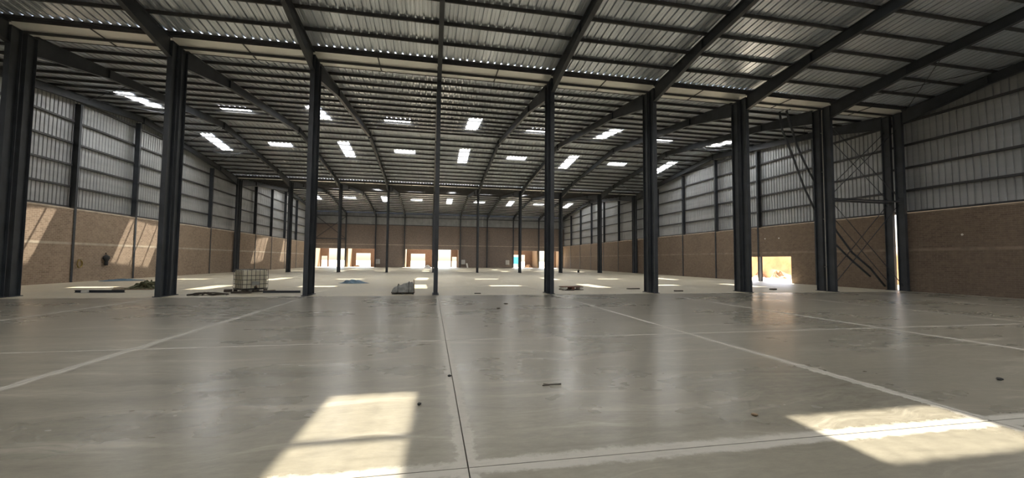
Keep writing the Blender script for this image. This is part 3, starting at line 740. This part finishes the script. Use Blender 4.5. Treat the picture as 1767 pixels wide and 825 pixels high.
# wall boxes on the far wall
for k, (x_, z_, lb) in enumerate(((-14.0+1.1, 0.72, 'pale grey wall cabinet on the far wall, leftmost of the three'), (3.0+4.2-0.9, 0.72, 'pale grey wall cabinet on the far wall just right of the middle open bay'), (16.6, 0.72, 'pale grey wall cabinet on the far wall just left of the right open bays'))):
    x_ = (-11.2, 6.95, 16.95)[k]
    t = thing('wall_cabinet', lb, 'cabinet', (x_, YB-0.005, z_), 0, 'cabinets on the far wall')
    MB().box(-0.42, 0.42, -0.24, 0, 0, 1.02).build('body', 'box', t)
    for sx in (-1, 1):
        d_ = MB().box(min(sx*0.01, sx*0.40), max(sx*0.01, sx*0.40), -0.262, -0.24, 0.03, 0.99).build('door', 'box', t)
        MB().box(sx*0.05-0.015, sx*0.05+0.015, -0.285, -0.262, 0.45, 0.58).build('handle', 'steel', d_)
t = thing('leaning_board', 'pale board leaning below the middle wall cabinet', 'board', (7.9, YB-0.02, 0))
MB().add([(-0.15, -0.55, 0), (0.2, -0.55, 0), (0.0, -0.02, 1.0), (-0.35, -0.02, 1.0), (-0.15, -0.59, 0), (0.2, -0.59, 0), (0.0, -0.06, 1.0), (-0.35, -0.06, 1.0)], [(0, 1, 2, 3), (7, 6, 5, 4), (0, 4, 5, 1), (1, 5, 6, 2), (2, 6, 7, 3), (3, 7, 4, 0)]).build('panel', 'white', t)
heap('sack_pile', 'white sack slumped on the floor beside the middle open bay', 'sack', 'white', -0.75, 89.2, 0.75, 0.5, 0.55, 41, 16, 6, 0.0, rough=0.2)
heap('rubble_heap', 'dark rubble heap in the yard just outside the right open bays', 'rubble', 'rubble', 22.6, 94.4, 1.1, 0.7, 0.6, 43, 16, 6, rough=0.6)
heap('rubble_heap', 'dark rubble heap in the yard just outside the left open bays', 'rubble', 'rubble', -16.0, 94.9, 0.9, 0.6, 0.4, 44, 16, 6, rough=0.6)
# dark canister
t = thing('canister', 'small dark canister on the floor near the right wall in the distance', 'canister', (21.6, 58.0, 0))
MB().tube([(0, 0, 0), (0, 0, 0.03), (0, 0, 0.3), (0, 0, 0.34)], 0.15, 14).build('body', 'black', t)
MB().tube([(0, 0, 0.34), (0, 0, 0.44)], 0.05, 10).build('neck', 'black', t)
MB().tube([(-0.08, 0, 0.38), (0, 0, 0.48), (0.08, 0, 0.38)], 0.012, 6).build('handle', 'black', t)
# cement dabs on the right wall
wr = bpy.data.objects['wall_right']
for y_, z_, r_ in ((32.13, 3.93, 0.07), (30.61, 3.9, 0.07), (17.98, 3.46, 0.06)):
    m = MB(); n = 10; vs = [(-0.02, 0, 0)] + [(0, r_*(0.8+0.4*random.random())*math.cos(2*PI*k/n), r_*(0.8+0.4*random.random())*math.sin(2*PI*k/n)) for k in range(n)]
    m.add(vs, [(0, 1+(k+1) % n, 1+k) for k in range(n)]).build('cement_dab', 'white', wr, (XR-0.001, y_, z_))
# small bits on the near floor
def pebble(label, x_, y_, r_, mat, seed, flat=0.5, name='pebble', cat='stone'):
    rnd = random.Random(seed); vs = []; fs = []; nu, nv = 8, 5
    for j in range(nv+1):
        th = PI*j/nv
        for i in range(nu):
            an = 2*PI*i/nu; k = r_*(0.8+0.4*rnd.random())
            vs.append((k*math.sin(th)*math.cos(an), k*math.sin(th)*math.sin(an), r_*flat+r_*flat*math.cos(th)))
    for j in range(nv):
        for i in range(nu): fs.append((j*nu+i, (j+1)*nu+i, (j+1)*nu+(i+1) % nu, j*nu+(i+1) % nu))
    o = MB().add(vs, fs).build(name, mat, None, (x_, y_, 0)); return tag(o, label, cat, 'bits on the near floor', 'thing')
pebble('small dark stone just right of the left sunlit patch', -0.11, 5.15, 0.028, 'black', 1)
pebble('tan crumpled scrap on the floor left of the right sunlit patch', 3.68, 4.15, 0.04, 'plaster', 2, 0.3, 'paper_scrap', 'scrap')
pebble('dark stone on the floor at the far right side', 8.53, 4.75, 0.04, 'black', 3)
pebble('dark pebble lying on the middle floor joint', 0.30, 6.3, 0.03, 'black', 4)
pebble('dark lump on the floor right of the slim central column', 2.41, 14.64, 0.08, 'darkwood', 5, 0.3)
pebble('dark lump on the floor just beyond the other, right of the slim column', 2.96, 16.14, 0.10, 'darkwood', 6, 0.25)
t = thing('twig', 'small forked twig lying on the floor in the centre', 'twig', (1.68, 5.63, 0))
MB().tube([(-0.12, -0.02, 0.012), (0, 0, 0.014), (0.16, 0.01, 0.012)], 0.009, 5).build('stem', 'darkwood', t)
MB().tube([(0.0, 0, 0.014), (-0.09, 0.05, 0.012)], 0.006, 5).build('fork', 'darkwood', t)
